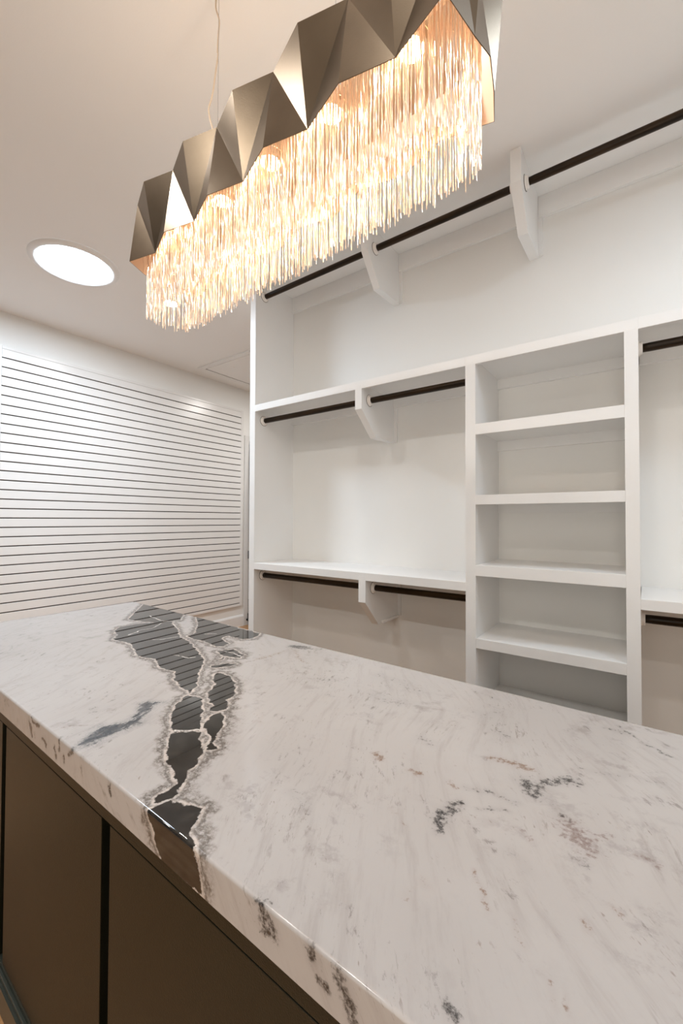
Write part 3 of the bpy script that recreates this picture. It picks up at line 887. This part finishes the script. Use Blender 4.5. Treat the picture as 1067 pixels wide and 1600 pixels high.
ib(bm, OV-0.014, OV, OV, W_T-OV, 0.003, 0.070, 0.002)
ib(bm, L_T-OV, L_T-OV+0.014, OV, W_T-OV, 0.003, 0.070, 0.002)
ipart('base_moulding', bm, M_BASE_TRIM)

# ------------------------------------------------------------------ chandelier
ZBC = 0.80                                   # height of the lower rim, survey units
TOPR = 1.24
def ch(x, y, z):
    return P(x*ZBC, y*ZBC, z*ZBC)
chand = thing('chandelier', 'long chandelier with folded bronze metal band and glittering chain fringe over the island', 'chandelier', ch(-0.957, 0.93, 0.79))
def ring_pts(level):
    f, bk = [], []
    for k in range(11):
        x = -1.614+0.1315*k
        if level == 'b':
            y = 0.836-0.0078*k+(-0.017 if k % 2 == 0 else 0.020)
            yb_ = 1.122-0.0078*k+(0.017 if k % 2 == 0 else -0.020)
        else:
            y = 0.828-0.0065*k+(0.020 if k % 2 == 0 else -0.020)
            yb_ = 1.122-0.0065*k+(-0.020 if k % 2 == 0 else 0.020)
        f.append((x, y)); bk.append((x, yb_))
    if level == 'b':
        re = [(-0.277, 0.846), (-0.262, 0.905), (-0.277, 0.985)]
        le = [(-1.650, 1.04), (-1.668, 0.965), (-1.650, 0.895)]
    else:
        re = [(-0.255, 0.845), (-0.292, 0.905), (-0.255, 0.985)]
        le = [(-1.672, 1.04), (-1.640, 0.965), (-1.672, 0.895)]
    return f + re + bk[::-1] + le
rb_pts, rt_pts = ring_pts('b'), ring_pts('t')
bm = NB()
n = len(rb_pts)
Bv = [ch(x, y, 1.0) for x, y in rb_pts]
Tv = [ch(x, y, TOPR) for x, y in rt_pts]
cen = ch(-0.957, 0.965, 1.12)
for i in range(n):
    j = (i+1) % n
    # folds run from the recessed top points to the recessed bottom points
    if i % 2 == 0:
        tris = [(Tv[i], Bv[i], Bv[j]), (Tv[i], Bv[j], Tv[j])]
    else:
        tris = [(Bv[i], Bv[j], Tv[j]), (Bv[i], Tv[j], Tv[i])]
    for t3 in tris:
        bm.faces.new([bm.verts.new(p) for p in t3])
bmesh.ops.remove_doubles(bm, verts=bm.verts[:], dist=1e-5)
shade = build('folded_band', bm, M_BRONZE, chand)
sol = shade.modifiers.new('thickness', 'SOLIDIFY')
sol.thickness = 0.0016
sol.offset = -1
shade.data.materials.append(M_BAND_LIT)
sol.material_offset = 1
# plate inside the band that carries lamps and chains
ZP = 1.10
bm = NB()
pl = [(-1.575, 0.895), (-0.325, 0.835), (-0.30, 0.90), (-0.325, 1.01), (-1.575, 1.07), (-1.60, 0.97)]
pl_lo = [ch(x, y, ZP) for x, y in pl]
pl_hi = [p+Vector((0, 0, 0.012)) for p in pl_lo]
ringset(bm, [pl_lo, pl_hi])
build('lamp_plate', bm, M_PLATE, chand)
CY = lambda x: 0.958 - 0.059*(x+1.614)       # centre line of the fringe
for i in range(5):
    lx = -1.40+0.243*i
    ly = CY(lx)-0.03
    c = ch(lx, ly, ZP)
    bm = NB()
    ringset(bm, [circ(c+Vector((0, 0, z)), r, 28) for r, z in [(0.0245, -0.012), (0.026, -0.016), (0.033, -0.016), (0.036, -0.011), (0.036, -0.0003)]], cap=False)
    lp = build('lamp', bm, M_PLATE, chand, smooth=False)
    bm = NB()
    ringset(bm, [circ(c+Vector((0, 0, z)), r, 24) for r, z in [(0.024, -0.013), (0.022, -0.017), (0.012, -0.019)]])
    subpart('bulb', bm, M_SPOT_GLOW, chand, lp, smooth=True)
    area_light('spot_glow', c+Vector((0, 0, -0.0225)), 0.022, SPOT_W, WARMER, chand)
    d = bpy.data.lights.new('upward_glow', 'AREA')           # light leaving through the open top of the band
    d.shape = 'DISK'; d.size = 0.05; d.energy = UP_W; d.color = WARMER
    o = bpy.data.objects.new('upward_glow', d); COL.objects.link(o); o.parent = chand
    o.location = c+Vector((0, 0, 0.018))-chand.location; o.rotation_euler = (math.pi, 0, 0)
# chain strands
def strand_mesh(length, seed, r=0.0016):
    """thin twisted metal chain: flattened links, each turned against the last"""
    rg = random.Random(seed)
    bm = NB()
    nseg = int(length/0.013)
    rings = []
    ang = rg.uniform(0, 3.14)
    for i in range(nseg+1):
        z = -length*i/nseg
        ang += 0.30+rg.uniform(-0.2, 0.2)
        w = r*(1.12 if i % 2 else 0.92)
        rings.append([Vector((w*math.cos(ang+q*math.pi/2)*(1.0 if q % 2 else 0.55), w*math.sin(ang+q*math.pi/2)*(1.0 if q % 2 else 0.55), z)) for q in range(4)])
    ringset(bm, rings)
    me = bpy.data.meshes.new('strand')
    bm.to_mesh(me); bm.free()
    me.materials.append(M_STRAND)
    return me
zt_ = ZP
def fringe_path(inset, step):
    """closed rounded loop the strands hang from, survey (chandelier) coordinates"""
    xl, xr = -1.612+inset, -0.300-inset
    hw = 0.090-inset
    pts = []
    x = xl+0.05
    while x < xr-0.03:
        pts.append((x, CY(x)-hw, 'front')); x += step
    for k in range(1, int(hw*2.6/step)):
        a = -math.pi/2+math.pi*k/int(hw*2.6/step)
        pts.append((xr-0.03+0.045*math.cos(a), CY(xr)+hw*math.sin(a), 'end'))
    x = xr-0.03
    while x > xl+0.05:
        pts.append((x, CY(x)+hw, 'back')); x -= step
    for k in range(1, int(hw*2.6/step)):
        a = math.pi/2+math.pi*k/int(hw*2.6/step)
        pts.append((xl+0.05+0.05*math.cos(a), CY(xl)+hw*math.sin(a), 'end'))
    return pts
Lbase = (zt_-0.80)*ZBC*K
meshes = [strand_mesh(Lbase*f, 10+i) for i, f in enumerate((0.955, 0.975, 0.99, 1.0, 1.012, 1.03, 1.05))]
outer = fringe_path(0.0, 0.0105)
rg = random.Random(5)
cnt = 0
stuff_pts = []
for (x, y, w) in outer:
    jx, jy = rg.uniform(-0.002, 0.002), rg.uniform(-0.002, 0.002)
    if cnt < 300:
        o = bpy.data.objects.new('chain_strand', rg.choice(meshes))
        COL.objects.link(o)
        o.parent = chand
        o.location = ch(x+jx, y+jy, zt_)-chand.location-Vector((0, 0, 0.0004))
        o.rotation_euler = (0, 0, rg.uniform(0, 6.28))
        cnt += 1
    else:
        stuff_pts.append((x+jx, y+jy))
for inset, step in ((0.011, 0.0105), (0.026, 0.017)):
    for (x, y, w) in fringe_path(inset, step):
        stuff_pts.append((x+rg.uniform(-0.004, 0.004), y+rg.uniform(-0.003, 0.003)))
# the remaining chains, too many to count, as one part
arrs = []
for me in meshes:
    v = np.empty(len(me.vertices)*3); me.vertices.foreach_get('co', v)
    arrs.append((v.reshape(-1, 3), [tuple(p.vertices) for p in me.polygons]))
V, Fc, off = [], [], 0
for (x, y) in stuff_pts:
    v, f = arrs[rg.randrange(len(arrs))]
    a = rg.uniform(0, 6.28)
    c_, s_ = math.cos(a), math.sin(a)
    o_ = ch(x, y, zt_)-chand.location
    vv = np.stack([v[:, 0]*c_-v[:, 1]*s_+o_.x, v[:, 0]*s_+v[:, 1]*c_+o_.y, v[:, 2]+o_.z-0.0004], -1)
    V.append(vv)
    Fc += [tuple(i+off for i in t) for t in f]
    off += len(v)
me = bpy.data.meshes.new('chain_fringe')
me.from_pydata(np.concatenate(V).tolist(), [], Fc)
me.materials.append(M_STRAND)
o = bpy.data.objects.new('chain_fringe', me)
COL.objects.link(o)
o.parent = chand
o['kind'] = 'stuff'
# suspension
def tube_along(bm, pts, r, nseg=8):
    rings = []
    for i, p in enumerate(pts):
        d = (pts[min(i+1, len(pts)-1)]-pts[max(i-1, 0)]).normalized()
        a = d.orthogonal().normalized(); b_ = d.cross(a)
        if rings:
            # keep the frame steady
            a = Vector((1, 0, 0)) - d*d.x; a.normalize(); b_ = d.cross(a)
        else:
            a = Vector((1, 0, 0)) - d*d.x; a.normalize(); b_ = d.cross(a)
        rings.append([p+(a*math.cos(2*math.pi*q/nseg)+b_*math.sin(2*math.pi*q/nseg))*r for q in range(nseg)])
    ringset(bm, rings)
for cx in (-1.225, -0.70):
    bm = NB()
    a = ch(cx, 0.93, ZP)+Vector((0, 0, 0.012))
    tube_along(bm, [a, Vector((a.x, a.y, P(0, 0, CEIL_Z).z-0.0005))], 0.0008)
    build('steel_cable', bm, M_STEEL, chand)
    bm = NB()
    c = Vector((a.x, a.y, P(0, 0, CEIL_Z).z))
    ringset(bm, [circ(c+Vector((0, 0, z)), r, 24) for r, z in [(0.018, -0.0005), (0.018, -0.010), (0.008, -0.022), (0.003, -0.026)]])
    build('cable_anchor', bm, M_STEEL, chand)
# power cord: clear, kinked, rising beside the left cable
from mathutils.geometry import interpolate_bezier
a = ch(-1.245, 0.935, ZP)+Vector((0, 0, 0.012))
zc_ = P(0, 0, CEIL_Z).z
RX = Vector((0.81, 0.587, 0))
rel = [(0.0, -0.004), (0.30, -0.006), (0.415, -0.018), (0.46, -0.020), (0.52, -0.012), (0.64, -0.004), (0.70, 0.000), (0.72, -0.001), (0.78, 0.000), (0.86, 0.002), (0.92, -0.006), (1.0, -0.004)]
pts = []
for (t_, d_) in rel:
    pts.append(Vector((a.x, a.y, a.z+(zc_-a.z)*t_))+RX*d_*1.35+RX*0.006)
fine_pts = []
for i in range(len(pts)-1):
    p0, p1, p2, p3 = pts[max(i-1, 0)], pts[i], pts[i+1], pts[min(i+2, len(pts)-1)]
    for q in range(6):
        t_ = q/6
        fine_pts.append(0.5*((2*p1)+(p2-p0)*t_+(2*p0-5*p1+4*p2-p3)*t_*t_+(3*p1-p0-3*p2+p3)*t_**3))
fine_pts.append(pts[-1]-Vector((0, 0, 0.001)))
bm = NB()
tube_along(bm, fine_pts, 0.0026, 10)
build('power_cord', bm, M_CORD, chand, smooth=True)
